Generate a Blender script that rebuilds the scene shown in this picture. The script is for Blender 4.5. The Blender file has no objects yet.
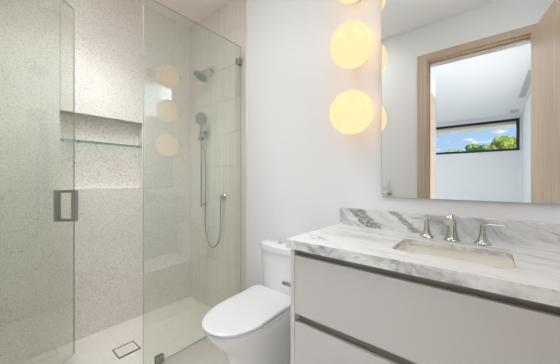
import bpy, bmesh, math, random
from math import sin, cos, pi, radians, sqrt
from mathutils import Vector, Matrix

# ------------------------------------------------------------------ camera
S = bpy.context.scene
COL = S.collection
cam_d = bpy.data.cameras.new('camera'); cam = bpy.data.objects.new('camera', cam_d); COL.objects.link(cam)
cam.location = (0, 0, 1.168)
cam.rotation_euler = (radians(90), 0, radians(39.497))
cam_d.sensor_width = 36; cam_d.sensor_fit = 'HORIZONTAL'
cam_d.lens = 253.27 / 560 * 36
cam_d.shift_y = -2.17 / 560
cam_d.clip_start = .02
S.camera = cam

# ------------------------------------------------------------------ world: blue sky with small clouds
W = bpy.data.worlds.new('sky'); S.world = W; W.use_nodes = True
nt = W.node_tree; nt.nodes.clear()
def wn(t, **k):
    n = nt.nodes.new(t)
    for a, b in k.items(): setattr(n, a, b)
    return n
wo = wn('ShaderNodeOutputWorld'); wb = wn('ShaderNodeBackground'); tc = wn('ShaderNodeTexCoord')
sp = wn('ShaderNodeSeparateXYZ'); nt.links.new(tc.outputs['Generated'], sp.inputs[0])
rp = wn('ShaderNodeValToRGB'); nt.links.new(sp.outputs['Z'], rp.inputs[0])
rp.color_ramp.elements[0].position = .0; rp.color_ramp.elements[0].color = (.62, .78, .97, 1)
rp.color_ramp.elements[1].position = .6; rp.color_ramp.elements[1].color = (.13, .32, .80, 1)
e = rp.color_ramp.elements.new(.16); e.color = (.42, .66, .98, 1)
mp = wn('ShaderNodeMapping'); mp.inputs['Scale'].default_value = (9, 9, 26); nt.links.new(tc.outputs['Generated'], mp.inputs[0])
nz = wn('ShaderNodeTexNoise'); nz.inputs['Scale'].default_value = 2.0; nz.inputs['Detail'].default_value = 5; nt.links.new(mp.outputs[0], nz.inputs['Vector'])
cr = wn('ShaderNodeValToRGB'); cr.color_ramp.elements[0].position = .61; cr.color_ramp.elements[1].position = .68; nt.links.new(nz.outputs['Fac'], cr.inputs[0])
mx = wn('ShaderNodeMixRGB'); nt.links.new(cr.outputs[0], mx.inputs[0]); nt.links.new(rp.outputs[0], mx.inputs[1]); mx.inputs[2].default_value = (1, 1, 1, 1)
nt.links.new(mx.outputs[0], wb.inputs[0]); wb.inputs[1].default_value = 1.0
nt.links.new(wb.outputs[0], wo.inputs[0])

# ------------------------------------------------------------------ sun
sd = bpy.data.lights.new('sun', 'SUN'); sd.energy = 8.5; sd.angle = radians(.6); sd.color = (1, .96, .9)
so = bpy.data.objects.new('sun', sd); COL.objects.link(so)
so.rotation_euler = Vector((.62, .45, .65)).to_track_quat('Z', 'Y').to_euler()

# ------------------------------------------------------------------ exposure, large lights
VS = S.view_settings
S.display_settings.display_device = 'sRGB'
VS.view_transform = 'Standard'; VS.look = 'None'; VS.gamma = 1; VS.use_curve_mapping = False
VS.exposure = 0.0
P_BATH, P_SHOWER, P_ENTRY, P_ROOM, P_DAY, P_WIN, P_SIDE = 3.9, 8.9, 12, 14, 40, 5, 15
GLOBE = (1.45, .92, .50)
S.cycles.max_bounces = 14; S.cycles.diffuse_bounces = 6; S.cycles.glossy_bounces = 8
S.cycles.transparent_max_bounces = 24; S.cycles.transmission_bounces = 8
S.cycles.sample_clamp_indirect = 6
S.cycles.caustics_reflective = False; S.cycles.caustics_refractive = False
S.cycles.use_denoising = True

# ------------------------------------------------------------------ material helpers
def srgb(r, g, b):
    f = lambda c: (c/255)/12.92 if c/255 <= .04045 else ((c/255+.055)/1.055)**2.4
    return (f(r), f(g), f(b), 1)

class M:
    def __init__(s, name, col=(.8, .8, .8, 1), rough=.5, metal=0, spec=.5):
        s.m = bpy.data.materials.new(name); s.m.use_nodes = True
        s.t = s.m.node_tree; s.b = s.t.nodes['Principled BSDF']
        s.b.inputs['Base Color'].default_value = col
        s.b.inputs['Roughness'].default_value = rough
        s.b.inputs['Metallic'].default_value = metal
        s.b.inputs['Specular IOR Level'].default_value = spec
    def n(s, t, **k):
        x = s.t.nodes.new(t)
        for a, b in k.items():
            if a in x.inputs: x.inputs[a].default_value = b
            else: setattr(x, a, b)
        return x
    def l(s, a, b): s.t.links.new(a, b)
    def coord(s, scale=(1, 1, 1), rot=(0, 0, 0), loc=(0, 0, 0)):
        c = s.n('ShaderNodeTexCoord'); m = s.n('ShaderNodeMapping')
        m.inputs['Scale'].default_value = scale; m.inputs['Rotation'].default_value = rot; m.inputs['Location'].default_value = loc
        s.l(c.outputs['Object'], m.inputs[0]); return m.outputs[0]
    def ramp(s, src, stops):
        r = s.n('ShaderNodeValToRGB'); E = r.color_ramp.elements
        E[0].position, E[0].color = stops[0]; E[1].position, E[1].color = stops[-1]
        for p, c in stops[1:-1]:
            e = E.new(p); e.color = c
        s.l(src, r.inputs[0]); return r.outputs[0]
    def mix(s, fac, a, b, mode='MIX'):
        x = s.n('ShaderNodeMixRGB'); x.blend_type = mode
        for i, v in ((0, fac), (1, a), (2, b)):
            if isinstance(v, (int, float, tuple)): x.inputs[i].default_value = v
            else: s.l(v, x.inputs[i])
        return x.outputs[0]
    def noise(s, vec, scale, detail=4, rough=.5, dist=0):
        x = s.n('ShaderNodeTexNoise', Scale=scale, Detail=detail, Roughness=rough, Distortion=dist)
        s.l(vec, x.inputs['Vector']); return x.outputs['Fac']
    def bump(s, h, st=.1, d=.01):
        b = s.n('ShaderNodeBump'); b.inputs['Strength'].default_value = st; b.inputs['Distance'].default_value = d
        s.l(h, b.inputs['Height']); s.l(b.outputs[0], s.b.inputs['Normal'])
    def col(s, c): s.l(c, s.b.inputs['Base Color'])

def G(v): return (v, v, v, 1)

def paint(name, c, rough=.6):
    m = M(name, c, rough, spec=.3)
    v = m.coord(); f = m.noise(v, 180, 2)
    m.bump(f, .04, .002)
    return m.m
m_wall = paint('white_wall_paint', srgb(238, 239, 241))
m_rear = paint('soft_white_wall_paint', srgb(234, 235, 234))
m_ceil = paint('ceiling_paint', srgb(245, 245, 245), .8)
m_room = paint('room_white_paint', srgb(236, 238, 240), .8)

def terrazzo():
    m = M('terrazzo_slab', rough=.35, spec=.4)
    v = m.coord()
    base = m.ramp(m.noise(v, 3.0, 5, .6), [(.3, srgb(231, 225, 220)), (.7, srgb(239, 234, 229))])
    fine = m.ramp(m.noise(v, 160, 3, .7), [(.35, G(.93)), (.65, G(1.0))])
    base = m.mix(1.0, base, fine, 'MULTIPLY')
    out = base
    for sc, th, c, off in ((95, .17, srgb(128, 118, 110), 0), (60, .13, srgb(150, 132, 118), 3.3), (130, .2, srgb(168, 160, 152), 7.7), (75, .16, srgb(240, 236, 230), 5.1)):
        v2 = m.coord(loc=(off, off*.7, off*1.3))
        vo = m.n('ShaderNodeTexVoronoi', Scale=sc); m.l(v2, vo.inputs['Vector'])
        d = m.ramp(vo.outputs['Distance'], [(th, G(1)), (th+.10, G(0))])
        sel = m.n('ShaderNodeSeparateColor'); m.l(vo.outputs['Color'], sel.inputs[0])
        pick = m.ramp(sel.outputs[0], [(.58, G(0)), (.62, G(1))])
        f = m.mix(1.0, d, pick, 'MULTIPLY')
        out = m.mix(f, out, c)
    m.col(out); return m.m
m_terr = terrazzo()
m_grout = M('grey_grout', srgb(188, 182, 172), .9).m

def shower_tile():
    m = M('striated_beige_tile', rough=.35, spec=.4)
    f = m.noise(m.coord((70, 70, 1.2)), 1.0, 5, .6)
    c = m.ramp(f, [(.3, srgb(216, 209, 198)), (.5, srgb(227, 220, 211)), (.7, srgb(232, 225, 217))])
    c2 = m.ramp(m.noise(m.coord((6, 6, .6)), 1, 3), [(.3, G(.95)), (.7, G(1.0))])
    m.col(m.mix(1, c, c2, 'MULTIPLY')); return m.m
m_tile = shower_tile()

def floor_mat(name, a, b, sx, sy, offx=0, offy=0, mort=.012, gc=srgb(176, 168, 158)):
    m = M(name, rough=.45, spec=.4)
    c = m.ramp(m.noise(m.coord((1, 1, 1)), 5, 6, .6, .4), [(.3, a), (.7, b)])
    br = m.n('ShaderNodeTexBrick'); br.offset = 0; br.squash = 1
    br.inputs['Scale'].default_value = 1; br.inputs['Brick Width'].default_value = sx; br.inputs['Row Height'].default_value = sy
    br.inputs['Mortar Size'].default_value = mort*.15; br.inputs['Mortar Smooth'].default_value = .3
    m.l(m.coord(loc=(offx, offy, 0)), br.inputs['Vector'])
    m.col(m.mix(br.outputs['Fac'], c, gc)); return m.m
m_floor = floor_mat('stone_floor_tile', srgb(215, 209, 201), srgb(222, 216, 209), .9, .9, .35, .2, gc=srgb(206, 199, 190))
m_sfloor = floor_mat('shower_floor_tile', srgb(216, 209, 201), srgb(223, 216, 209), .12, .12, .05, .03, gc=srgb(210, 203, 195))
m_rfloor = M('pale_stone_floor', srgb(214, 208, 200), .5).m

def marble(name, kind):
    m = M(name, rough=.18, spec=.5)
    if kind == 'splash':   # veins run down to the right on the upright strip
        v0 = m.coord((1, .15, 1), (0, radians(-32), 0))
        sc = (1.6, 1, 7.5)
    else:
        v0 = m.coord((1, 1, 1), (0, 0, radians(16)))
        sc = (1.3, 12.0, 5.0) if kind == 'top' else (6, 4, 9)
    w = m.n('ShaderNodeTexNoise', Scale=3.0, Detail=4); m.l(v0, w.inputs['Vector'])
    add = m.n('ShaderNodeMixRGB'); add.blend_type = 'LINEAR_LIGHT'; add.inputs[0].default_value = .10
    m.l(v0, add.inputs[1]); m.l(w.outputs['Color'], add.inputs[2])
    mpn = m.n('ShaderNodeMapping'); mpn.inputs['Scale'].default_value = sc; m.l(add.outputs[0], mpn.inputs[0])
    big = m.noise(mpn.outputs[0], 1.3, 8, .62, .3)
    mp2 = m.n('ShaderNodeMapping'); mp2.inputs['Scale'].default_value = tuple(q*2.3 for q in sc); mp2.inputs['Location'].default_value = (4, 2, 7); m.l(add.outputs[0], mp2.inputs[0])
    sm = m.noise(mp2.outputs[0], 2.0, 6, .65, .6)
    if kind == 'top':
        c = m.ramp(big, [(.26, srgb(200, 201, 205)), (.40, srgb(234, 234, 235)), (.52, srgb(247, 246, 246)), (.8, srgb(250, 249, 248))])
        d = m.ramp(sm, [(.32, srgb(192, 191, 193)), (.41, G(.96)), (.50, G(1))])
    else:
        c = m.ramp(big, [(.30, srgb(150, 150, 153)), (.41, srgb(200, 200, 202)), (.53, srgb(232, 231, 230)), (.75, srgb(244, 243, 242))])
        d = m.ramp(sm, [(.28, srgb(190, 188, 186)), (.44, G(1)), (.7, G(1))])
    out = m.mix(.9, c, d, 'MULTIPLY')
    if kind == 'splash':   # one dark mottled band near the left end of the strip
        sx = m.n('ShaderNodeSeparateXYZ'); m.l(m.coord(), sx.inputs[0])
        ml = m.n('ShaderNodeMath', operation='MULTIPLY'); ml.inputs[1].default_value = 1.1; m.l(sx.outputs[2], ml.inputs[0])
        ad = m.n('ShaderNodeMath', operation='ADD'); m.l(sx.outputs[0], ad.inputs[0]); m.l(ml.outputs[0], ad.inputs[1])
        wob = m.n('ShaderNodeMath', operation='MULTIPLY_ADD'); m.l(m.noise(m.coord(), 26, 4), wob.inputs[0]); wob.inputs[1].default_value = .07; wob.inputs[2].default_value = .565
        ad2 = m.n('ShaderNodeMath', operation='ADD'); m.l(ad.outputs[0], ad2.inputs[0]); m.l(wob.outputs[0], ad2.inputs[1])
        band = m.ramp(ad2.outputs[0], [(.205, G(0)), (.222, G(.95)), (.305, G(.95)), (.325, G(.1)), (.455, G(.1)), (.470, G(.85)), (.495, G(.85)), (.515, G(0))])
        mot = m.ramp(m.noise(m.coord(), 75, 6, .8, .4), [(.38, srgb(92, 92, 88)), (.5, srgb(150, 150, 147)), (.64, srgb(222, 221, 219))])
        out = m.mix(band, out, mot)
    m.col(out); return m.m
BAND0 = .075

def wood(name='pale_oak_veneer', gs=(55, 55, 1.6)):
    m = M(name, rough=.42, spec=.35)
    f = m.noise(m.coord(gs), 1, 6, .65, .3)
    c = m.ramp(f, [(.28, srgb(180, 157, 137)), (.5, srgb(200, 179, 159)), (.72, srgb(213, 195, 177))])
    g = m.ramp(m.noise(m.coord((4, 4, .5), loc=(2, 1, 0)), 1, 3), [(.3, G(.93)), (.7, G(1))])
    m.col(m.mix(1, c, g, 'MULTIPLY')); return m.m
m_wood = wood(); m_woodh = wood('pale_oak_rail', (1.6, 55, 55))
m_cab = M('greige_lacquer', srgb(206, 203, 200), .42, spec=.4).m
m_cabside = M('pale_greige_edge', srgb(212, 210, 203), .5, spec=.3).m
m_chan = M('bronze_pull_channel', srgb(176, 172, 158), .4, .2).m
m_dark = M('dark_gap', srgb(62, 58, 50), .6).m
m_chrome = M('polished_nickel', srgb(196, 195, 192), .08, 1).m
m_brush = M('brushed_nickel', srgb(176, 178, 172), .32, 1).m
m_hface = M('grey_spray_face', srgb(150, 156, 154), .5, .3).m
m_ceram = M('white_ceramic', srgb(233, 233, 235), .10, spec=.5).m
m_seat = M('white_seat_plastic', srgb(226, 226, 228), .25, spec=.4).m
m_sink = M('cream_sink_porcelain', srgb(247, 244, 236), .15, spec=.5).m
m_mirror = M('mirror_silver', (.93, .94, .935, 1), .0, 1).m
m_medge = M('mirror_edge_metal', srgb(190, 192, 192), .35, .7).m
m_black = M('black_window_frame', srgb(28, 30, 32), .5).m
m_plast = M('white_plastic', srgb(232, 232, 230), .4).m
m_slot = M('grey_diffuser_slot', srgb(186, 188, 190), .6).m
m_eave = M('cream_eave_paint', srgb(244, 238, 222), .8).m
m_ground = M('pale_paving', srgb(190, 186, 170), 1).m
m_bark = M('tree_bark', srgb(95, 80, 62), .9).m

def glass(name, tint, ior):
    """clear pane: tinted see-through plus a Fresnel mirror reflection"""
    m = bpy.data.materials.new(name); m.use_nodes = True; t = m.node_tree; t.nodes.clear()
    o = t.nodes.new('ShaderNodeOutputMaterial'); mxs = t.nodes.new('ShaderNodeMixShader')
    tr = t.nodes.new('ShaderNodeBsdfTransparent'); tr.inputs[0].default_value = tint
    gl = t.nodes.new('ShaderNodeBsdfGlossy'); gl.inputs['Roughness'].default_value = 0; gl.inputs['Color'].default_value = (1, 1, 1, 1)
    fr = t.nodes.new('ShaderNodeFresnel'); ge = t.nodes.new('ShaderNodeNewGeometry')
    mi = t.nodes.new('ShaderNodeMapRange'); mi.inputs['To Min'].default_value = ior; mi.inputs['To Max'].default_value = 1/ior
    t.links.new(ge.outputs['Backfacing'], mi.inputs['Value']); t.links.new(mi.outputs[0], fr.inputs['IOR'])
    t.links.new(fr.outputs[0], mxs.inputs[0]); t.links.new(tr.outputs[0], mxs.inputs[1]); t.links.new(gl.outputs[0], mxs.inputs[2])
    t.links.new(mxs.outputs[0], o.inputs[0]); return m
m_glass = glass('shower_glass', (.938, .965, .938, 1), 1.75)
m_gedge = M('glass_edge_green', srgb(178, 184, 166), .2, spec=.5).m
m_shelf = glass('shelf_glass', (.90, .97, .94, 1), 1.5)
m_sedge = M('shelf_glass_edge', srgb(92, 140, 128), .15, spec=.6).m
m_pane = glass('window_glass', (.98, .99, .985, 1), 1.2)

def emit(name, c, s=1):
    m = bpy.data.materials.new(name); m.use_nodes = True; t = m.node_tree; t.nodes.clear()
    o = t.nodes.new('ShaderNodeOutputMaterial'); e = t.nodes.new('ShaderNodeEmission')
    e.inputs[0].default_value = (*c, 1); e.inputs[1].default_value = s; t.links.new(e.outputs[0], o.inputs[0]); return m
def globe_mat():
    m = bpy.data.materials.new('opal_globe_glass'); m.use_nodes = True; t = m.node_tree; t.nodes.clear()
    o = t.nodes.new('ShaderNodeOutputMaterial'); e = t.nodes.new('ShaderNodeEmission')
    g = t.nodes.new('ShaderNodeBsdfGlossy'); g.inputs['Roughness'].default_value = .25
    a = t.nodes.new('ShaderNodeMixShader'); a.inputs[0].default_value = .04
    e.inputs[0].default_value = (*GLOBE, 1); t.links.new(e.outputs[0], a.inputs[1]); t.links.new(g.outputs[0], a.inputs[2]); t.links.new(a.outputs[0], o.inputs[0]); return m
m_globe = globe_mat()
m_fill = emit('fill_diffuser', (1, .97, .92), 3.0)  # glow of the added ceiling panels
m_frost = M('frosted_glass', srgb(240, 244, 246), .5).m
m_frost.node_tree.nodes['Principled BSDF'].inputs['Transmission Weight'].default_value = 0
def frost():
    m = bpy.data.materials.new('frosted_window_glass'); m.use_nodes = True; t = m.node_tree; t.nodes.clear()
    o = t.nodes.new('ShaderNodeOutputMaterial'); tl = t.nodes.new('ShaderNodeBsdfTranslucent'); tl.inputs[0].default_value = (.93, .95, .96, 1)
    t.links.new(tl.outputs[0], o.inputs[0]); return m
m_frost = frost()
def leaf_mat(name, a, b):
    m = M(name, rough=.6); m.col(m.ramp(m.noise(m.coord(), 2.2, 5, .7), [(.35, a), (.65, b)])); return m.m

# ------------------------------------------------------------------ mesh helpers (all shapes are authored in world metres)
def box(bm, x0, x1, y0, y1, z0, z1, bev=0, seg=2):
    vs = [bm.verts.new((x, y, z)) for x in (x0, x1) for y in (y0, y1) for z in (z0, z1)]
    F = [(0, 1, 3, 2), (4, 6, 7, 5), (0, 4, 5, 1), (2, 3, 7, 6), (0, 2, 6, 4), (1, 5, 7, 3)]
    fs = [bm.faces.new([vs[i] for i in f]) for f in F]
    if bev:
        es = list({e for f in fs for e in f.edges})
        bmesh.ops.bevel(bm, geom=es, offset=bev, segments=seg, affect='EDGES', profile=.5)
    return vs
def obox(bm, c, ax, ay, hx, hy, z0, z1, bev=0):
    """box with plan axes ax, ay about centre c"""
    n0 = len(bm.verts)
    b2 = bmesh.new(); box(b2, -hx, hx, -hy, hy, z0, z1, bev)
    for v in b2.verts:
        p = v.co.copy(); v.co = Vector((c[0]+ax[0]*p.x+ay[0]*p.y, c[1]+ax[1]*p.x+ay[1]*p.y, p.z))
    me = bpy.data.meshes.new('t'); b2.to_mesh(me); bm.from_mesh(me); bpy.data.meshes.remove(me); b2.free()
def loft(bm, rings, cap0=True, cap1=True):
    R = [[bm.verts.new(p) for p in r] for r in rings]; n = len(R[0])
    for a, b in zip(R, R[1:]):
        for i in range(n): bm.faces.new((a[i], a[(i+1) % n], b[(i+1) % n], b[i]))
    if cap0: bm.faces.new(R[0][::-1])
    if cap1: bm.faces.new(R[-1])
def tube(bm, pts, r, n=12, cap=True):
    pts = [Vector(p) for p in pts]; rr = r if isinstance(r, (list, tuple)) else [r]*len(pts)
    up = Vector((0, 0, 1)); rings = []; t0 = (pts[1]-pts[0]).normalized()
    a = t0.cross(up); a = a.normalized() if a.length > .1 else Vector((1, 0, 0))
    for i, p in enumerate(pts):
        t = (pts[min(i+1, len(pts)-1)]-pts[max(i-1, 0)]).normalized()
        a = (a-t*a.dot(t)).normalized(); b = t.cross(a)
        rings.append([p+(a*cos(2*pi*k/n)+b*sin(2*pi*k/n))*rr[i] for k in range(n)])
    loft(bm, rings, cap, cap)
def lathe(bm, c, axis, prof, n=32):
    """prof = [(distance along axis, radius)]"""
    c = Vector(c); ax = Vector(axis).normalized(); q = Vector((0, 0, 1)) if abs(ax.z) < .9 else Vector((1, 0, 0))
    a = ax.cross(q).normalized(); b = ax.cross(a)
    rings = [[c+ax*h+(a*cos(2*pi*k/n)+b*sin(2*pi*k/n))*max(r, 1e-4) for k in range(n)] for h, r in prof]
    loft(bm, rings)
def smoothpts(P, k=8):
    P = [Vector(p) for p in P]; Q = [P[0]]+P+[P[-1]]; out = []
    for i in range(1, len(Q)-2):
        for j in range(k):
            t = j/k; a, b, c, d = Q[i-1], Q[i], Q[i+1], Q[i+2]
            out.append(.5*((2*b)+(c-a)*t+(2*a-5*b+4*c-d)*t*t+(-a+3*b-3*c+d)*t**3))
    out.append(P[-1]); return out
def rootloc(p):
    v = Vector((0, 0, 0))
    while p: v += p.location; p = p.parent
    return v
def obj(name, bm, mat, parent=None, smooth=False, loc=None, mats=None):
    bmesh.ops.recalc_face_normals(bm, faces=bm.faces)
    off = rootloc(parent)
    if loc: off = off + Vector(loc)
    for v in bm.verts: v.co -= off
    me = bpy.data.meshes.new(name); bm.to_mesh(me); bm.free()
    for mm in (mats or [mat]): me.materials.append(mm)
    if smooth:
        for p in me.polygons: p.use_smooth = True
        me.set_sharp_from_angle(angle=radians(38))
    o = bpy.data.objects.new(name, me); COL.objects.link(o); o.parent = parent
    if loc: o.location = loc
    return o
def thing(name, label, cat, loc, group=None):
    o = bpy.data.objects.new(name, None); COL.objects.link(o); o.location = loc; o.empty_display_size = .05
    return tag(o, label, cat, group)
def tag(o, label, cat, group=None, kind=None):
    o['label'] = label; o['category'] = cat
    if group: o['group'] = group
    if kind: o['kind'] = kind
    return o
def struct(name, bm, mat, parent=None, label=None, **k):
    o = obj(name, bm, mat, parent, **k)
    if not parent:
        o['kind'] = 'structure'
        if label: o['label'] = label; o['category'] = name.split('_')[0]
    return o
def B(*args, **k):
    bm = bmesh.new(); box(bm, *args, **k); return bm

# ------------------------------------------------------------------ room shell
XB, XP, XR = -2.41, -1.62, .50        # shower back wall, glass line, right wall
YF, YR, YRR = 1.45, -.072, -.20       # vanity wall, rear (door) wall faces
ZC = 2.75; XT = -1.552                # ceiling, end of the shower tiling

struct('floor', B(XP-.005, .62, -.20, 1.58, -.12, 0), m_floor, label='beige stone tiled bathroom floor')
struct('floor_shower', B(-2.6, XP-.005, -.20, 1.58, -.17, -.05), m_sfloor, label='sunken beige shower floor behind the glass')
struct('floor_room', B(-4.2, .9, -5.7, -.20, -.12, 0), m_rfloor, label='wooden floor of the room beyond the door')
struct('ceiling', B(XP-.06, .62, -.20, 1.58, ZC, ZC+.1), m_ceil, label='flat white bathroom ceiling')
struct('ceiling_shower', B(-2.6, XP-.06, -.20, 1.58, ZC, ZC+.1), paint('warm_white_shower_ceiling', srgb(246, 238, 231)), label='warm white ceiling over the shower')
struct('ceiling_room', B(-4.2, .9, -5.7, -.20, ZC, ZC+.1), m_room, label='white ceiling of the room beyond the door')

# vanity wall (white) with the tiled shower stretch
struct('wall_front', B(XT+.001, .62, YF, YF+.12, 0, ZC), m_wall, label='white painted wall behind the toilet and vanity')
bm = bmesh.new(); box(bm, -2.6, XT, YF+.002, YF+.12, -.05, ZC)
struct('wall_front_backing', bm, m_grout, label='grout lines between the beige shower tiles')
z = -.05 + .0; rows = [.12+i*.2932-.2932 for i in range(11)]
edges = sorted([-.05]+[r for r in rows if -.04 < r < ZC-.02]+[ZC])
bm = bmesh.new()
for a, b in zip(edges, edges[1:]):
    box(bm, XB+.001, XT-.012, YF-.004, YF+.004, a+.001, b-.001, .0006, 1)
box(bm, XT-.012, XT+.0, YF-.010, YF+.004, .0, ZC, .001, 1)
struct('wall_front_tiling', bm, m_tile, label='rows of beige striated tile on the shower fittings wall')
struct('trim_tile_edge', B(XT, XT+.006, YF-.010, YF+.004, 0, ZC), m_plast, label='thin white edge strip where shower tiling ends')

# niche wall of terrazzo slabs, built of separate slabs with hairline joints
NY0, NY1, NZ0, NZ1, NXB = .405, .972, 1.101, 1.679, -2.485
g = .0010
bm = bmesh.new()
box(bm, XB-.03, XB, NY0-g+.002-.55, 1.45, -.05, NZ0-g)                    # lower slab
box(bm, XB-.03, XB, -.20, NY0-.55-.001, -.05, ZC)                         # slab left of a joint
box(bm, XB-.03, XB, NY0-.549, NY0-g, NZ0+g, ZC)                            # left field
box(bm, XB-.03, XB, NY0+g, 1.45, NZ1, ZC)                                 # above niche
box(bm, XB-.03, XB, NY1, 1.45, NZ0+g, NZ1-.0005)                           # right of niche
box(bm, NXB-.02, NXB, NY0-.01, NY1+.01, NZ0-.01, NZ1+.01)                   # niche back
box(bm, NXB, XB-.03, NY0-.02, NY0-g, NZ0-.01, NZ1+.01)                        # niche left cheek
box(bm, NXB, XB-.03, NY1, NY1+.02, NZ0-.01, NZ1+.01)
box(bm, NXB, XB-.03, NY0-.02, NY1+.02, NZ1, NZ1+.02)
box(bm, NXB, XB-.03, NY0-.02, NY1+.02, NZ0-.02, NZ0)
struct('wall_left', bm, m_terr, label='speckled terrazzo slab wall of the shower with a niche')
bm = bmesh.new()
box(bm, -2.6, XB-.03, -.20, 1.58, -.05, NZ0-.02); box(bm, -2.6, XB-.03, -.20, 1.58, NZ1+.02, ZC)
box(bm, -2.6, XB-.03, -.20, NY0-.02, NZ0-.02, NZ1+.02); box(bm, -2.6, XB-.03, NY1+.02, 1.58, NZ0-.02, NZ1+.02)
box(bm, -2.6, NXB-.02, NY0-.02, NY1+.02, NZ0-.02, NZ1+.02)
struct('wall_left_backing', bm, m_grout, label='hairline joints behind the terrazzo slabs')

# rear wall with the doorway (seen in the mirror)
DX0, DX1, DZ = -.500, .318, 2.392
bm = bmesh.new()
box(bm, XP+.0, DX0, YRR, YR, 0, ZC); box(bm, DX1, XR+.12, YRR, YR, 0, ZC); box(bm, DX0, DX1, YRR, YR, DZ, ZC)
struct('wall_rear', bm, m_rear, label='white painted wall around the doorway')
struct('wall_rear_shower', B(-2.6, XP, YRR, YR, -.05, ZC), m_terr, label='terrazzo end wall of the shower')

# right wall with a frosted high window
WY0, WY1, WZ0, WZ1 = .30, 1.36, 2.08, 2.62
bm = bmesh.new()
box(bm, XR, XR+.12, YR, YF, 0, WZ0); box(bm, XR, XR+.12, YR, YF, WZ1, ZC)
box(bm, XR, XR+.12, YR, WY0, WZ0, WZ1); box(bm, XR, XR+.12, WY1, YF, WZ0, WZ1)
struct('wall_right', bm, m_rear, label='white painted wall at the right end of the vanity')
w2 = struct('window_2', B(XR+.05, XR+.06, WY0+.02, WY1-.02, WZ0+.02, WZ1-.02), m_frost, label='high frosted window mirrored in the shower glass')
w2['category'] = 'window'
dl2 = bpy.data.lights.new('daylight_fill', 'AREA'); dl2.shape = 'RECTANGLE'; dl2.size = 1.0; dl2.size_y = .5; dl2.energy = P_WIN; dl2.color = (.98, .985, 1)
do2 = bpy.data.objects.new('daylight_fill', dl2); COL.objects.link(do2); do2.location = (XR+.16, (WY0+WY1)/2, (WZ0+WZ1)/2); do2.rotation_euler = (0, radians(90), radians(0))
bm = bmesh.new()
for a in ((WY0, WY0+.025, WZ0, WZ1), (WY1-.025, WY1, WZ0, WZ1), (WY0+.025, WY1-.025, WZ0, WZ0+.025), (WY0+.025, WY1-.025, WZ1-.025, WZ1)):
    box(bm, XR+.035, XR+.075, *a)
obj('window_frame', bm, m_plast, w2)

# ------------------------------------------------------------------ room beyond the doorway
FX = .59; FY = -5.55
bm = bmesh.new(); box(bm, -.78, -.66, -1.86, YRR, 0, ZC)
struct('wall_hall_left', bm, m_room, label='short white wall with a door in the room beyond')
bm = bmesh.new(); box(bm, -4.2, -.78, -.32, YRR, 0, ZC)
struct('wall_hall_back', bm, m_room)
bm = bmesh.new(); box(bm, -4.2, -4.05, -5.7, -5.2, 0, ZC); box(bm, -4.2, -4.05, -.9, -.32, 0, ZC); box(bm, -4.2, -4.05, -5.2, -.9, 0, .1); box(bm, -4.2, -4.05, -5.2, -.9, 2.5, ZC)
struct('wall_hall_side', bm, m_room)
w3 = struct('window_3_added', B(-4.13, -4.12, -5.15, -.95, .15, 2.45), m_pane); w3['category'] = 'window'; w3['label'] = 'unseen wide glass wall added to light the room beyond'  # unseen glass wall, added so the room beyond is bright
bm = bmesh.new()
for a in ((-5.2, -5.15, .1, 2.5), (-.95, -.9, .1, 2.5), (-5.15, -.95, .1, .15), (-5.15, -.95, 2.45, 2.5), (-3.07, -3.03, .15, 2.45)): box(bm, -4.16, -4.09, *a)
obj('window_frame', bm, m_black, w3)
dl = bpy.data.lights.new('daylight_fill', 'AREA'); dl.shape = 'RECTANGLE'; dl.size = 4.2; dl.size_y = 2.3; dl.energy = P_DAY; dl.color = (.98, .985, 1)  # area light added behind the glass wall
do = bpy.data.objects.new('daylight_fill', dl); COL.objects.link(do); do.location = (-4.4, -3.05, 1.3); do.rotation_euler = (0, radians(-90), radians(0))
SWY0, SWY1, SWZ0, SWZ1 = -3.0, -.7, .25, 2.0
bm = bmesh.new(); box(bm, FX, FX+.12, -4.55, SWY0, 0, ZC); box(bm, FX, FX+.12, SWY1, YRR, 0, ZC); box(bm, FX, FX+.12, SWY0, SWY1, 0, SWZ0); box(bm, FX, FX+.12, SWY0, SWY1, SWZ1, ZC); box(bm, FX+.03, FX+.15, FY, -4.55, 0, ZC)
struct('wall_hall_right', bm, m_room, label='white side wall of the room beyond the door')
w4 = struct('window_4_added', B(FX+.06, FX+.068, SWY0+.03, SWY1-.03, SWZ0+.03, SWZ1-.03), m_frost, label='unseen frosted window added to send light through the doorway'); w4['category'] = 'window'  # unseen window, added for frontal light into the bathroom
bm = bmesh.new()
for a in ((SWY0, SWY0+.035, SWZ0, SWZ1), (SWY1-.035, SWY1, SWZ0, SWZ1), (SWY0+.035, SWY1-.035, SWZ0, SWZ0+.035), (SWY0+.035, SWY1-.035, SWZ1-.035, SWZ1)): box(bm, FX+.04, FX+.09, *a)
obj('window_frame', bm, m_black, w4)
dl3 = bpy.data.lights.new('daylight_fill', 'AREA'); dl3.shape = 'RECTANGLE'; dl3.size = 1.7; dl3.spread = radians(120); dl3.size_y = 2.2; dl3.energy = P_SIDE; dl3.color = (.98, .985, 1)  # area light added behind the side window
do3 = bpy.data.objects.new('daylight_fill', dl3); COL.objects.link(do3); do3.location = (FX+.16, (SWY0+SWY1)/2, (SWZ0+SWZ1)/2); do3.rotation_euler = (0, radians(90), 0)
FZ0, FZ1, FWX0, FWX1 = 1.885, 2.665, -3.4, .575
bm = bmesh.new()
box(bm, -4.2, .9, FY-.15, FY, 0, FZ0); box(bm, -4.2, .9, FY-.15, FY, FZ1, ZC)
box(bm, -4.2, FWX0, FY-.15, FY, FZ0, FZ1); box(bm, FWX1, .9, FY-.15, FY, FZ0, FZ1)
struct('wall_hall_far', bm, m_room, label='white far wall below the long strip window')
w1 = struct('window_1', B(FWX0+.03, FWX1-.03, FY-.035, FY-.027, FZ0+.03, FZ1-.03), m_pane, label='long horizontal strip window showing sky and treetops')
bm = bmesh.new()
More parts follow.
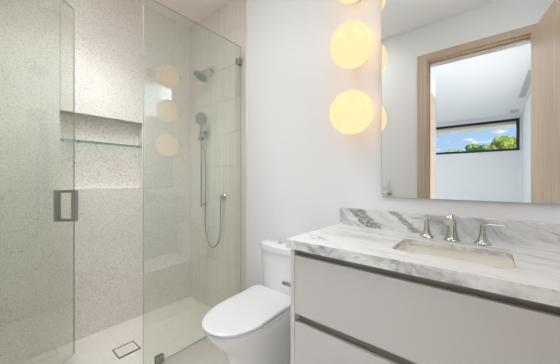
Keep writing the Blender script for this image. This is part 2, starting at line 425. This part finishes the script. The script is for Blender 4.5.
for a in ((FWX0, FWX1, FZ0, FZ0+.055), (FWX0, FWX1, FZ1-.06, FZ1), (FWX0, FWX0+.055, FZ0+.055, FZ1-.06), (FWX1-.055, FWX1, FZ0+.055, FZ1-.06)):
    box(bm, a[0], a[1], FY-.05, FY+.012, a[2], a[3])
obj('window_frame', bm, m_black, w1)
# roof overhang outside the strip window
ev = tag(obj('roof_eave', B(-5, 1.6, FY-.75, FY-.16, 2.56, 2.8, bev=.004, seg=1), m_eave), 'cream roof overhang above the strip window outside', 'eave')

# doorway trim: casing, jamb lining and stop, all pale oak
d1 = thing('door_1', 'pale oak door leaf standing open, seen in the mirror', 'door', (DX1, YR, 0)); d1['kind'] = 'structure'
t1 = thing('trim_1', 'pale oak casing and lining around the open doorway', 'door frame', (-.11, YR, 0)); t1['kind'] = 'structure'
cw = .074
bm = bmesh.new()
box(bm, DX0-cw, DX0+.012, YR, YR+.014, 0, 2.448, .001, 1)
box(bm, DX1-.012, DX1+cw, YR, YR+.014, 0, 2.448, .001, 1)
obj('casing', bm, m_wood, t1)
obj('head_casing', B(DX0+.0125, DX1-.0125, YR, YR+.014, 2.382, 2.448, bev=.001, seg=1), m_woodh, t1)
obj('head_sheen', B(DX0+.023, DX1-.023, YRR-.012, -.151, DZ-.036, DZ-.0222), m_medge, t1)['label'] = 'grey strip standing in for sheen under the door head'  # grey put in for the reflection on the glossy door head
bm = bmesh.new()
box(bm, DX0+.0005, DX0+.022, YRR-.012, YR-.0005, 0, DZ-.02); box(bm, DX1-.022, DX1-.0005, YRR-.012, YR-.0005, 0, DZ-.02)
box(bm, DX0+.0005, DX1-.0005, YRR-.012, YR-.0005, DZ-.022, DZ-.0005)
obj('jamb', bm, m_wood, t1)
bm = bmesh.new()
box(bm, DX0+.022, DX0+.036, -.150, -.110, 0, DZ-.036); box(bm, DX1-.036, DX1-.022, -.150, -.110, 0, DZ-.036); box(bm, DX0+.022, DX1-.022, -.150, -.110, DZ-.036, DZ-.022)
obj('door_stop', bm, m_wood, t1)
# door leaf swung into the bathroom, hinged at the right jamb
ang = radians(80)                        # direction of the leaf from the hinge
du = Vector((cos(ang), sin(ang))); dn = Vector((-sin(ang), cos(ang)))
h0 = Vector((.265, YR+.020)); L = .74
bm = bmesh.new(); c = h0+du*(L/2)-dn*.022
obox(bm, c, du, dn, L/2, .02, .008, 2.385, .0015)
obj('door_leaf', bm, m_wood, d1)
for sgn, nm in ((1, 'door_handle'), (-1, 'door_handle')):
    p = h0+du*(L-.06)-dn*(.022-sgn*.02); n3 = Vector((dn.x*sgn, dn.y*sgn, 0)); u3 = Vector((du.x, du.y, 0))
    base = Vector((p.x, p.y, 1.0)); bm = bmesh.new()
    lathe(bm, base, n3, [(0, .026), (.008, .026), (.009, .010), (.045, .009)], 20)
    tube(bm, [base+n3*.042, base+n3*.042-u3*.12], .009, 12)
    obj(nm, bm, m_chrome, d1, True)
bm = bmesh.new()
for z in (.25, 1.2, 2.1): lathe(bm, (h0.x+.046, h0.y+.004, z-.05), (0, 0, 1), [(0, .007), (.1, .007)], 12)
obj('hinge', bm, m_brush, d1, True)

# door in the short hall wall: only its casing shows
t2 = thing('trim_2', 'narrow oak door frame on the short wall beyond the doorway', 'door frame', (-.65, -1.3, 0)); t2['kind'] = 'structure'
bm = bmesh.new()
box(bm, -.66, -.646, -1.80, -1.72, 0, 2.448); box(bm, -.66, -.646, -.98, -.90, 0, 2.448); box(bm, -.66, -.646, -1.72, -.98, 2.37, 2.448)
obj('casing', bm, m_wood, t2)
d2 = struct('door_2', B(-.6595, -.650, -1.718, -.982, .005, 2.368), m_wood, label='closed oak door beyond the doorway')
# ceiling diffuser slots
for i, (x0, x1, y0, y1, lb) in enumerate(((.44, .53, -3.80, -2.20, 'long narrow grey air slot in the far ceiling'), (.38, .52, -5.20, -4.88, 'short grey air vent in the ceiling above the strip window'))):
    t = thing('ceiling_vent', lb, 'vent', ((x0+x1)/2, (y0+y1)/2, ZC-.008))
    bm = bmesh.new(); box(bm, x0, x1, y0, y1, ZC-.007, ZC-.0005); obj('slot', bm, m_slot, t)
    bm = bmesh.new()
    for a in ((x0-.008, x0, y0, y1), (x1, x1+.008, y0, y1)): box(bm, *a, ZC-.010, ZC-.0005)
    obj('frame', bm, m_plast, t)

# ------------------------------------------------------------------ unseen ceiling panels added to fill the rooms with light
def fill_panel(x, y, sx, sy, power, label, color=(.91, .96, 1), spread=180):
    t = thing('ceiling_fill', label, 'fill light', (x, y, ZC-.012), None)
    bm = bmesh.new(); box(bm, x-sx/2+.01, x+sx/2-.01, y-sy/2+.01, y+sy/2-.01, ZC-.008, ZC-.002); obj('diffuser', bm, m_fill, t)
    bm = bmesh.new()
    for a in ((x-sx/2, x-sx/2+.01, y-sy/2, y+sy/2), (x+sx/2-.01, x+sx/2, y-sy/2, y+sy/2), (x-sx/2+.01, x+sx/2-.01, y-sy/2, y-sy/2+.01), (x-sx/2+.01, x+sx/2-.01, y+sy/2-.01, y+sy/2)):
        box(bm, *a, ZC-.012, ZC-.0005)
    obj('frame', bm, m_plast, t)
    l = bpy.data.lights.new('fill_light', 'AREA'); l.shape = 'RECTANGLE'; l.size = sx-.02; l.size_y = sy-.02; l.energy = power; l.color = color; l.spread = radians(spread)
    o = bpy.data.objects.new('fill_light', l); COL.objects.link(o); o.parent = t; o.location = (0, 0, -.004)
    return t
fill_panel(-1.27, .40, .66, .72, P_BATH, 'large fill light panel added in the bathroom ceiling before the shower', spread=150)
fill_panel(.12, .82, .44, .28, 2.2, 'small fill light panel added in the bathroom ceiling over the vanity front')
fill_panel(-.05, -.64, 1.0, .66, P_ENTRY, 'fill light panel added in the ceiling just outside the doorway')
fill_panel(-1.84, .52, .34, .50, P_SHOWER, 'unseen light panel added in the ceiling over the shower', (.93, .97, 1), spread=95)
fill_panel(-2.3, -3.0, 1.6, 1.6, P_ROOM, 'large fill light panel added in the ceiling of the room beyond')

# ------------------------------------------------------------------ shower enclosure
gp = thing('shower_screen', 'fixed clear glass shower panel with clamps beside the toilet', 'shower screen', (XP, 1.05, 0))
PY0 = .66
bm = bmesh.new(); box(bm, XP-.004, XP+.004, PY0, YF-.006, .004, 2.293)
o = obj('glass_panel', bm, m_glass, gp, mats=[m_glass, m_gedge])
for p in o.data.polygons:
    if abs(p.normal.x) < .5: p.material_index = 1
def clip(y0, y1, z0, z1):
    bm = bmesh.new(); box(bm, XP+.0042, XP+.016, y0, y1, z0, z1, .0015, 1); box(bm, XP-.016, XP-.0042, y0, y1, z0, z1, .0015, 1)
    return bm
obj('wall_clamp', clip(YF-.052, YF-.004, 2.135, 2.185), m_brush, gp)
obj('floor_clamp', clip(.732, .783, .0, .05), m_brush, gp)
# hinged glass door, swung into the shower
hx, hy = -1.62, -.065; dd = Vector((-.498, .491)).normalized(); nn = Vector((-dd.y, dd.x))
sd_ = thing('shower_door', 'open clear glass shower door with square pull handle', 'shower door', (hx, hy, 0))
Lg = .70; s0 = .015
bm = bmesh.new(); cc = Vector((hx, hy))+dd*((s0+Lg)/2)
obox(bm, cc, dd, nn, (Lg-s0)/2, .004, .02, 2.293)
o = obj('glass_pane', bm, m_glass, sd_, mats=[m_glass, m_gedge])
for p in o.data.polygons:
    n2 = Vector((p.normal.x, p.normal.y))
    if abs(n2.dot(nn)) < .5: p.material_index = 1
for zc in (.25, 2.05):
    bm = bmesh.new()
    for sg in (-1, 1): obox(bm, Vector((hx, hy))+dd*.045+nn*sg*.009, dd, nn, .04, .0045, zc-.045, zc+.045, .001)
    obj('hinge', bm, m_brush, sd_)
hc = Vector((hx, hy))+dd*(Lg-.072)
for sg in (1, -1):       # one square pull on each side of the glass
    bm = bmesh.new(); hb = .013; dst = .051
    obox(bm, hc+nn*sg*dst, dd, nn, hb, hb, .905, 1.103, .0012)
    obj('pull_handle' , bm, m_brush, sd_)
    bm = bmesh.new()
    for z0 in (.9055, 1.0865):
        obox(bm, hc+nn*sg*(.0045+(dst-hb-.0045)/2), dd, nn, hb, (dst-hb-.0045)/2, z0, z0+.016)
    obj('pull_post', bm, m_brush, sd_)

# niche shelf
sh = thing('glass_shelf', 'green-edged glass shelf across the shower niche', 'shelf', (NXB, .69, 1.463))
bm = bmesh.new(); box(bm, NXB+.001, XB-.002, NY0+.001, NY1-.001, 1.463, 1.472)
o = obj('shelf_pane', bm, m_shelf, sh, mats=[m_shelf, m_sedge])
for p in o.data.polygons:
    if abs(p.normal.z) < .5: p.material_index = 1
for y in (NY0+.02, NY0+.11, NY1-.03):
    bm = bmesh.new(); box(bm, XB-.022, XB-.010, y-.006, y+.006, 1.452, 1.4628, .001, 1); obj('clip', bm, m_chrome, sh)

# floor drain
dr = thing('floor_drain', 'square tile-insert drain in the shower floor', 'drain', (-2.006, .70, -.05))
bm = bmesh.new(); box(bm, -2.062, -1.950, .640, .764, -.0495, -.046); obj('tile_insert', bm, m_sfloor, dr)
bm = bmesh.new()
for a in ((-2.075, -2.066, .632, .772), (-1.946, -1.937, .632, .772), (-2.066, -1.946, .632, .637), (-2.066, -1.946, .767, .772)): box(bm, *a, -.0497, -.0475)
obj('slot', bm, m_dark, dr)

# shower head
hd = thing('overhead_shower', 'round chrome shower head on a short wall arm', 'shower head', (-2.03, YF-.004, 2.212))
wc = Vector((-2.012, YF-.004, 2.212))
bm = bmesh.new(); lathe(bm, wc, (0, -1, 0), [(0, .030), (.006, .030), (.012, .022), (.020, .012)], 28); obj('wall_flange', bm, m_brush, hd, True)
tip = Vector((-2.062, YF-.078, 2.180)); fd = Vector((-.14, -.45, -.86)).normalized()
bm = bmesh.new(); tube(bm, smoothpts([wc+Vector((0, -.008, 0)), wc+Vector((-.012, -.030, .004)), wc+Vector((-.032, -.055, -.006)), tip], 6), .0105, 14); obj('arm', bm, m_brush, hd, True)
bm = bmesh.new(); lathe(bm, tip-fd*.006, fd, [(0, .012), (.006, .017), (.016, .018), (.022, .024), (.034, .048), (.048, .066), (.062, .071), (.066, .070)], 36); obj('head_body', bm, m_brush, hd, True)
bm = bmesh.new(); lathe(bm, tip+fd*.0602, fd, [(0, .058), (.004, .057), (.005, .050)], 36); obj('spray_face', bm, m_hface, hd, True)

# hand shower on slide bar
RX, RY = -2.128, 1.395
hs = thing('hand_shower', 'chrome hand shower on a slide bar with looping hose', 'hand shower', (RX, YF, .9))
bm = bmesh.new(); tube(bm, [(RX, RY, .905), (RX, RY, 1.655)], .0085, 14); obj('slide_bar', bm, m_brush, hs, True)
for z in (1.628, .935):
    bm = bmesh.new(); lathe(bm, (RX, YF-.004, z), (0, -1, 0), [(0, .020), (.006, .020), (.010, .010), (.052, .008)], 20); obj('bracket', bm, m_brush, hs, True)
bm = bmesh.new(); box(bm, RX-.013, RX+.013, RY-.030, RY+.012, 1.545, 1.580, .004, 2); lathe(bm, (RX+.012, RY, 1.5625), (1, 0, 0), [(0, .009), (.018, .009), (.020, .012), (.028, .011)], 16)
obj('slider', bm, m_brush, hs, True)
hdir = Vector((.45, -.86, -.22)).normalized()
hcx = Vector((-2.060, 1.352, 1.735))
bm = bmesh.new(); tube(bm, [(RX+.020, RY-.018, 1.535), (RX+.030, RY-.026, 1.60), (RX+.048, RY-.032, 1.66), (RX+.062, RY-.034, 1.70)], [.010, .012, .0135, .012], 16)
hnd = obj('handset_handle', bm, m_brush, hs, True)
bm = bmesh.new(); lathe(bm, hcx-hdir*.014, hdir, [(0, .020), (.006, .044), (.013, .058), (.022, .061), (.026, .059)], 36); obj('handset_head', bm, m_brush, hs, True)
bm = bmesh.new(); lathe(bm, hcx+hdir*.0125, hdir, [(0, .052), (.0025, .051), (.003, .018), (.005, .016)], 36); obj('spray_face', bm, m_hface, hs, True)
OX, OZ = -1.846, 1.015
bm = bmesh.new()
pts = [(RX+.020, RY-.018, 1.535), (RX+.045, RY-.010, 1.47), (RX+.060, RY+.002, 1.35), (RX+.060, RY+.004, 1.1), (RX+.056, RY+.004, .88), (RX+.062, RY+.004, .72), (RX+.105, RY+.004, .595), (RX+.180, RY+.004, .550), (RX+.255, RY+.004, .610), (RX+.288, RY+.006, .74), (OX-.004, RY+.010, .88), (OX, RY+.012, .965)]
tube(bm, smoothpts(pts, 8), .0062, 10); obj('hose', bm, m_brush, hs, True)
wo_ = thing('wall_outlet', 'small round chrome hose outlet on the shower tiles', 'hose outlet', (OX, YF, OZ))
bm = bmesh.new(); lathe(bm, (OX, YF-.004, OZ), (0, -1, 0), [(0, .027), (.006, .027), (.012, .022), (.026, .015), (.044, .014), (.048, .009)], 26); obj('escutcheon', bm, m_chrome, wo_, True)
bm = bmesh.new(); tube(bm, [(OX, RY+.012, OZ-.002), (OX, RY+.012, .962)], .0085, 12); obj('hose_elbow', bm, m_chrome, wo_, True)

# ------------------------------------------------------------------ globe sconces
gr = 'opal globe wall lamps beside the mirror'
zs = [1.539, 1.908, 2.281]
lb = ['lowest of the three glowing opal globe wall lamps beside the mirror', 'middle of the three glowing opal globe wall lamps beside the mirror', 'topmost glowing opal globe wall lamp, cut by the upper picture edge']
GX, GY, GR = -.585, 1.328, .117
for i, z in enumerate(zs):
    if i == 0:
        g0 = thing('globe_sconce', lb[0], 'wall lamp', (GX, YF, z), gr)
        bm = bmesh.new(); bmesh.ops.create_uvsphere(bm, u_segments=48, v_segments=28, radius=GR)
        for v in bm.verts: v.co += Vector((GX, GY, z))
        obj('globe', bm, m_globe, g0, True)
        bm = bmesh.new(); lathe(bm, (GX, YF-.0005, z), (0, -1, 0), [(0, .060), (.008, .060), (.010, .042), (.016, .040)], 32); obj('backplate', bm, m_chrome, g0, True)
    else:
        r = g0.copy(); COL.objects.link(r); r.location = (GX, YF, z); r['label'] = lb[i]
        for ch in g0.children:
            c2 = ch.copy(); COL.objects.link(c2); c2.parent = r

# ------------------------------------------------------------------ mirror
mr = thing('wall_mirror', 'large rectangular wall mirror above the marble vanity', 'mirror', (-.12, YF, 1.075))
MX0, MX1, MZ0, MZ1 = -.4585, .235, 1.0735, 2.62
bm = bmesh.new(); box(bm, MX0, MX1, 1.4385, 1.449, MZ0, MZ1, .0008, 1); obj('mirror_body', bm, m_medge, mr)
bm = bmesh.new(); box(bm, MX0+.0015, MX1-.0015, 1.4376, 1.4383, MZ0+.0015, MZ1-.0015); obj('mirror_glass', bm, m_mirror, mr)

# ------------------------------------------------------------------ vanity
ZT = .899
CX0, CX1 = -.704, .455; CYF = .930
va = thing('vanity_cabinet', 'greige lacquered vanity cabinet with recessed drawer pulls', 'vanity cabinet', (-.12, 1.2, 0))
for x in (CX0, CX1-.022): obj('side_panel', B(x, x+.022, CYF, YF-.001, .12, .8565, bev=.0008, seg=1), m_cabside, va)
bm = bmesh.new(); box(bm, CX0+.0225, CX1-.0225, CYF+.060, YF-.002, .12, .60, .001, 1)
box(bm, CX0+.0225, CX1-.0225, CYF+.060, CYF+.08, .60, .8560)
box(bm, CX0+.08, CX1-.08, CYF+.12, YF-.01, 0, .1195)
obj('carcass', bm, m_dark, va)
def channel(z0, z1, nm='pull_channel'):
    bm = bmesh.new()
    box(bm, CX0+.023, CX1-.023, CYF+.040, CYF+.044, z0, z1)
    box(bm, CX0+.023, CX1-.023, CYF+.004, CYF+.040, z0-.002, z0+.002)
    box(bm, CX0+.023, CX1-.023, CYF+.018, CYF+.021, z0+.002, z0+.006)
    return obj(nm, bm, m_chan, va)
DRW = [(.563, .825), (.150, .524)]
for (a, b), lab in zip(DRW, ('upper drawer front', 'lower drawer front')):
    bm = bmesh.new(); box(bm, CX0+.0245, CX1-.0245, CYF+.0005, CYF+.020, a, b, .0012, 2); o = obj('drawer', bm, m_cab, va); o['label'] = lab
channel(.806, .8555); channel(.512, .570)
# paper holder: two short chrome posts on the cabinet side
tp = thing('paper_holder', 'chrome toilet paper post on the side of the vanity', 'paper holder', (CX0, .96, .67))
for y, z in ((.958, .668), (1.06, .668)):
    bm = bmesh.new(); lathe(bm, (CX0-.0005, y, z), (-1, 0, 0), [(0, .017), (.005, .017), (.007, .0095), (.066, .0095), (.068, .008)], 20); obj('post', bm, m_brush, tp, True)

ct = thing('countertop', 'white and grey veined marble vanity top', 'countertop', (-.12, 1.2, ZT-.04))
SX0, SX1, SY0, SY1 = -.297, .066, 1.035, 1.262
TX0, TX1, TY0 = -.712, .47, .906
m_top = marble('veined_marble_top', 'top'); m_edge = marble('veined_marble_edge', 'edge'); m_spl = marble('veined_marble_splash', 'splash')
def rrect(x0, x1, y0, y1, r, n=6):
    P = []
    for cx, cy, a0 in ((x1-r, y1-r, 0), (x0+r, y1-r, 90), (x0+r, y0+r, 180), (x1-r, y0+r, 270)):
        for k in range(n+1):
            a = radians(a0+90*k/n); P.append((cx+r*cos(a), cy+r*sin(a)))
    return P
def slab_with_hole(x0, x1, y0, y1, z0, z1, hole):
    bm = bmesh.new(); n = len(hole); per = n//4
    cor = [(x1, y1), (x0, y1), (x0, y0), (x1, y0)]
    for z, flip in ((z1, False), (z0, True)):
        H = [bm.verts.new((x, y, z)) for x, y in hole]; C = [bm.verts.new((x, y, z)) for x, y in cor]
        for q in range(4):
            for k in range(per-1): bm.faces.new((C[q], H[q*per+k], H[q*per+k+1]))
            bm.faces.new((C[q], H[q*per+per-1], H[(q*per+per) % n], C[(q+1) % 4]))
        if not flip: T = (H, C)
        else: Bt = (H, C)
    for i in range(n): bm.faces.new((T[0][i], T[0][(i+1) % n], Bt[0][(i+1) % n], Bt[0][i]))
    for i in range(4): bm.faces.new((T[1][i], T[1][(i+1) % 4], Bt[1][(i+1) % 4], Bt[1][i]))
    return bm
hole = rrect(SX0, SX1, SY0, SY1, .028)
bm = slab_with_hole(TX0, TX1, TY0, YF-.001, ZT-.019, ZT, hole)
b3 = bmesh.new(); box(b3, TX0, TX1, TY0, TY0+.019, ZT-.040, ZT-.0191); box(b3, TX0, TX0+.0075, TY0+.0191, YF-.001, ZT-.040, ZT-.0191)
me = bpy.data.meshes.new('t'); b3.to_mesh(me); bm.from_mesh(me); bpy.data.meshes.remove(me); b3.free()
o = obj('slab', bm, m_top, ct, mats=[m_top, m_edge])
for p in o.data.polygons:
    if abs(p.normal.z) < .5: p.material_index = 1
bm = bmesh.new(); box(bm, -.703, .465, YF-.021, YF-.001, ZT, .997, .001, 1); obj('backsplash', bm, m_spl, ct)

sk = thing('sink_basin', 'cream rectangular undermount sink basin', 'sink', (-.115, 1.15, ZT-.19))
bm = bmesh.new(); rings = []
for z, ins, r in ((ZT-.0195, -.006, .03), (ZT-.10, -.002, .034), (ZT-.145, .006, .04), (ZT-.160, .03, .03), (ZT-.163, .07, .02)):
    rings.append([(x, y, z) for x, y in rrect(SX0+ins, SX1-ins, SY0+ins, SY1-ins, r)])
loft(bm, rings, False, True)
outer = [[(x, y, ZT-.0195) for x, y in rrect(SX0-.02, SX1+.02, SY0-.02, SY1+.02, .04)], [(x, y, ZT-.175) for x, y in rrect(SX0-.01, SX1+.01, SY0-.01, SY1+.01, .04)]]
loft(bm, outer, False, True)
obj('bowl', bm, m_sink, sk, True)
bm = bmesh.new(); lathe(bm, (-.115, 1.15, ZT-.1628), (0, 0, 1), [(0, .026), (.003, .025), (.004, .012)], 24); obj('drain_cap', bm, m_chrome, sk, True)

# faucet set
fs = thing('faucet_spout', 'polished nickel sink spout between two lever handles', 'faucet', (-.124, 1.352, ZT))
bm = bmesh.new()
sx, sy = -.126, 1.350
lathe(bm, (sx, sy, ZT), (0, 0, 1), [(0, .033), (.004, .033), (.008, .0285), (.025, .0225), (.050, .0190), (.078, .0175), (.090, .0170), (.098, .012)], 28)
obj('base', bm, m_chrome, fs, True)
bm = bmesh.new()
P = smoothpts([(sx, sy, ZT+.070), (sx, sy-.001, ZT+.088), (sx, sy-.014, ZT+.102), (sx, sy-.040, ZT+.108), (sx, sy-.072, ZT+.105), (sx, sy-.094, ZT+.092)], 6)
tube(bm, P, [.0165]*len(P), 20)
obj('spout', bm, m_chrome, fs, True)
for x, sg, lb_ in ((-.224, -1, 'left lever handle of the sink faucet, pointing left'), (-.020, 1, 'right lever handle of the sink faucet, pointing right')):
    t = thing('lever_tap', lb_, 'tap', (x, 1.355, ZT))
    bm = bmesh.new(); lathe(bm, (x, 1.355, ZT), (0, 0, 1), [(0, .029), (.004, .029), (.007, .024), (.020, .0175), (.040, .0120), (.062, .0095), (.076, .0098), (.082, .0085), (.084, .004)], 26)
    obj('base', bm, m_chrome, t, True)
    bm = bmesh.new(); P = smoothpts([(x, 1.355, ZT+.073), (x+sg*.012, 1.355, ZT+.083), (x+sg*.032, 1.353, ZT+.085), (x+sg*.068, 1.350, ZT+.084)], 6)
    tube(bm, P, [.0085-.0055*i/(len(P)-1) for i in range(len(P))], 12)
    for v in bm.verts: v.co.z = ZT+.083+(v.co.z-ZT-.083)*.7
    obj('lever', bm, m_chrome, t, True)

# ------------------------------------------------------------------ toilet
TXc = -1.042
to = thing('toilet', 'white skirted toilet with closed lid beside the glass panel', 'toilet', (TXc, 1.42, 0))
def dshape(hw, yb, yf, z, rc=.07, n=40, nose=.235, xs=0, flare=0):
    """outline seen from above: rounded rear corners, long rounded nose; yb rear, yf front tip"""
    P = []; ym = yf+nose
    for k in range(n+1):                    # nose, left to right
        a = pi-pi*k/n; ca = cos(a); sa = sin(a)
        P.append((TXc+xs+hw*math.copysign(abs(ca)**.93, ca), ym-(ym-yf)*abs(sa)**.93, z))
    m = 6
    P.append((TXc+xs+hw*1.0, (ym+yb)/2, z))
    for k in range(m+1):                    # right rear corner
        a = (pi/2)*k/m; P.append((TXc+xs+hw+flare-rc+rc*cos(a), yb-rc+rc*sin(a), z))
    for k in range(m+1):
        a = pi/2+(pi/2)*k/m; P.append((TXc+xs-hw-flare+rc+rc*cos(a), yb-rc+rc*sin(a), z))
    P.append((TXc+xs-hw*1.0, (ym+yb)/2, z))
    return P
bm = bmesh.new()
S_ = [(0, .115, 1.40, .90, .05, .16), (.02, .118, 1.40, .895, .05, .16), (.12, .120, 1.40, .885, .05, .17), (.22, .128, 1.40, .860, .05, .18), (.29, .142, 1.40, .815, .05, .20), (.345, .157, 1.40, .765, .05, .22), (.385, .166, 1.40, .735, .05, .23), (.405, .168, 1.40, .728, .05, .235), (.410, .165, 1.40, .731, .048, .235)]
loft(bm, [dshape(h, yb, yf, z, rc, 40, ns) for z, h, yb, yf, rc, ns in S_])
obj('bowl', bm, m_ceram, to, True)
bm = bmesh.new()
loft(bm, [dshape(h, 1.25, yf, z, .05, 40, .235) for z, h, yf in ((.4105, .163, .728), (.412, .167, .722), (.421, .168, .720), (.4235, .165, .724))])
for v in bm.verts:
    if v.co.z > .415: v.co.z += .017*max(0, (v.co.y-.74)/.5)
obj('seat', bm, m_seat, to, True)
bm = bmesh.new()
loft(bm, [dshape(h, yb-.025, yf, z, .045, 40, .235, 0, .004) for z, h, yb, yf in ((.4275, .164, 1.252, .724), (.4295, .169, 1.257, .718), (.4385, .170, 1.258, .716), (.4435, .1665, 1.254, .721), (.4455, .158, 1.245, .732), (.4462, .12, 1.20, .78))])
for v in bm.verts: v.co.z += .020*max(0, (v.co.y-.74)/.5)
obj('lid', bm, m_seat, to, True)
bm = bmesh.new()
bm.free()
for sx_ in (-.075, .075): obj('hinge', B(TXc+sx_-.02, TXc+sx_+.02, 1.238, 1.262, .4106, .4420, bev=.004), m_seat, to)
def tank(hw, ys, yb, bow, z, rc=.03, n=18):
    """tank plan: straight sides, bowed front"""
    P = []
    for k in range(n+1):
        u = -1+2*k/n; e = abs(u)
        x = TXc+hw*u; y = ys-bow*(1-u*u)
        if e > .93: y += (e-.93)/.07*.006; 
        P.append((x, y, z))
    P += [(TXc+hw+.0, yb-rc, z), (TXc+hw-rc*.3, yb-rc*.3, z), (TXc+hw-rc, yb, z), (TXc-hw+rc, yb, z), (TXc-hw+rc*.3, yb-rc*.3, z), (TXc-hw, yb-rc, z)]
    return P
bm = bmesh.new(); loft(bm, [tank(h, ys, 1.40, .055, z) for z, h, ys in ((.4115, .172, 1.285), (.55, .180, 1.283), (.698, .186, 1.281))]); obj('tank', bm, m_ceram, to, True)
bm = bmesh.new(); loft(bm, [tank(h, ys, yb, .058, z) for z, h, ys, yb in ((.6995, .187, 1.280, 1.402), (.702, .191, 1.276, 1.405), (.732, .192, 1.275, 1.405), (.739, .190, 1.277, 1.403), (.742, .184, 1.283, 1.398))]); obj('tank_lid', bm, m_ceram, to, True)
bm = bmesh.new(); lathe(bm, (-1.085, 1.322, .7421), (0, 0, 1), [(0, .020), (.004, .020), (.006, .017)], 26); obj('flush_button', bm, m_chrome, to, True)['label'] = 'chrome flush button'

# ------------------------------------------------------------------ on the rear wall, seen in the mirror
sp_ = thing('switch_plate', 'white switch plate reflected at the mirror edge', 'switch', (-.885, YR, 1.067))
bm = bmesh.new(); box(bm, -.925, -.848, YR+.0005, YR+.006, 1.062, 1.172, .002, 2); obj('plate', bm, m_plast, sp_)
bm = bmesh.new(); box(bm, -.900, -.873, YR+.0065, YR+.010, 1.085, 1.149, .001, 1); obj('rocker', bm, m_plast, sp_)
tb = thing('towel_bar', 'chrome towel bar reflected low in the mirror corner', 'towel bar', (-1.1, YR, 1.022))
for x in (-.845, -1.40):
    bm = bmesh.new(); lathe(bm, (x, YR+.0005, 1.022), (0, 1, 0), [(0, .024), (.006, .024), (.010, .012), (.055, .011), (.060, .017), (.074, .017), (.076, .014)], 24); obj('post', bm, m_chrome, tb, True)
bm = bmesh.new(); tube(bm, [(-1.398, YR+.066, 1.022), (-.847, YR+.066, 1.022)], .008, 14); obj('bar', bm, m_chrome, tb, True)

# ------------------------------------------------------------------ outside: ground and treetops
struct('ground', B(-45, 45, -70, -6.2, -1.0, -.6), m_ground, label='grass ground outside')
random.seed(7)
lm = [leaf_mat('leaf_green_a', srgb(88, 120, 34), srgb(176, 190, 66)), leaf_mat('leaf_green_b', srgb(96, 126, 50), srgb(176, 190, 92)), leaf_mat('leaf_green_c', srgb(60, 96, 44), srgb(128, 158, 66))]
def tree(x, y, top, w, mi, label):
    h = top+.8
    t = thing('leafy_tree', label, 'tree', (x, y, -.6), 'treetops outside the strip window')
    cz = top-w*.62; bm = bmesh.new()
    pts = []
    for k in range(16):
        a = random.uniform(0, 2*pi); q = random.uniform(.15, .8)*w; zz = random.uniform(-.5, .42)*w
        pts.append((Vector((x+cos(a)*q, y+sin(a)*q, cz+zz)), random.uniform(.22, .36)*w))
    for p, r in pts:
        for k in range(150):
            d = Vector((random.gauss(0, 1), random.gauss(0, 1), random.gauss(0, 1))).normalized()
            c = p+d*r*random.uniform(.75, 1.08); s = random.uniform(.07, .15)*.9
            u = Vector((random.gauss(0, 1), random.gauss(0, 1), random.gauss(0, 1))); u = (u-d*u.dot(d)*.7).normalized(); v = d.cross(u).normalized()
            q4 = [bm.verts.new(c+u*s*1.3), bm.verts.new(c+v*s*.6), bm.verts.new(c-u*s*1.1), bm.verts.new(c-v*s*.6)]
            bm.faces.new(q4)
        bmesh.ops.create_icosphere(bm, subdivisions=2, radius=r*.86, matrix=Matrix.Translation(p))
    obj('foliage', bm, lm[mi], t)
    bm = bmesh.new(); tube(bm, [(x, y, -.6), (x+.1, y, h*.3), (x-.05, y, cz)], [.22, .17, .10], 10); obj('trunk', bm, m_bark, t, True)
for a in ((1.0, -24, 4.7, 1.15, 0, 'tallest green treetop, right of centre in the strip window'),
          (2.75, -27, 4.75, 1.3, 1, 'bright yellow-green treetop at the right end of the strip window'),
          (-.95, -27, 4.45, 1.3, 2, 'darker treetop in the middle of the strip window'),
          (-2.2, -24, 3.75, 1.1, 1, 'low pale treetop left of centre in the strip window'),
          (-4.4, -27, 3.55, 1.2, 0, 'lowest treetop at the left end of the strip window')):
    tree(*a)
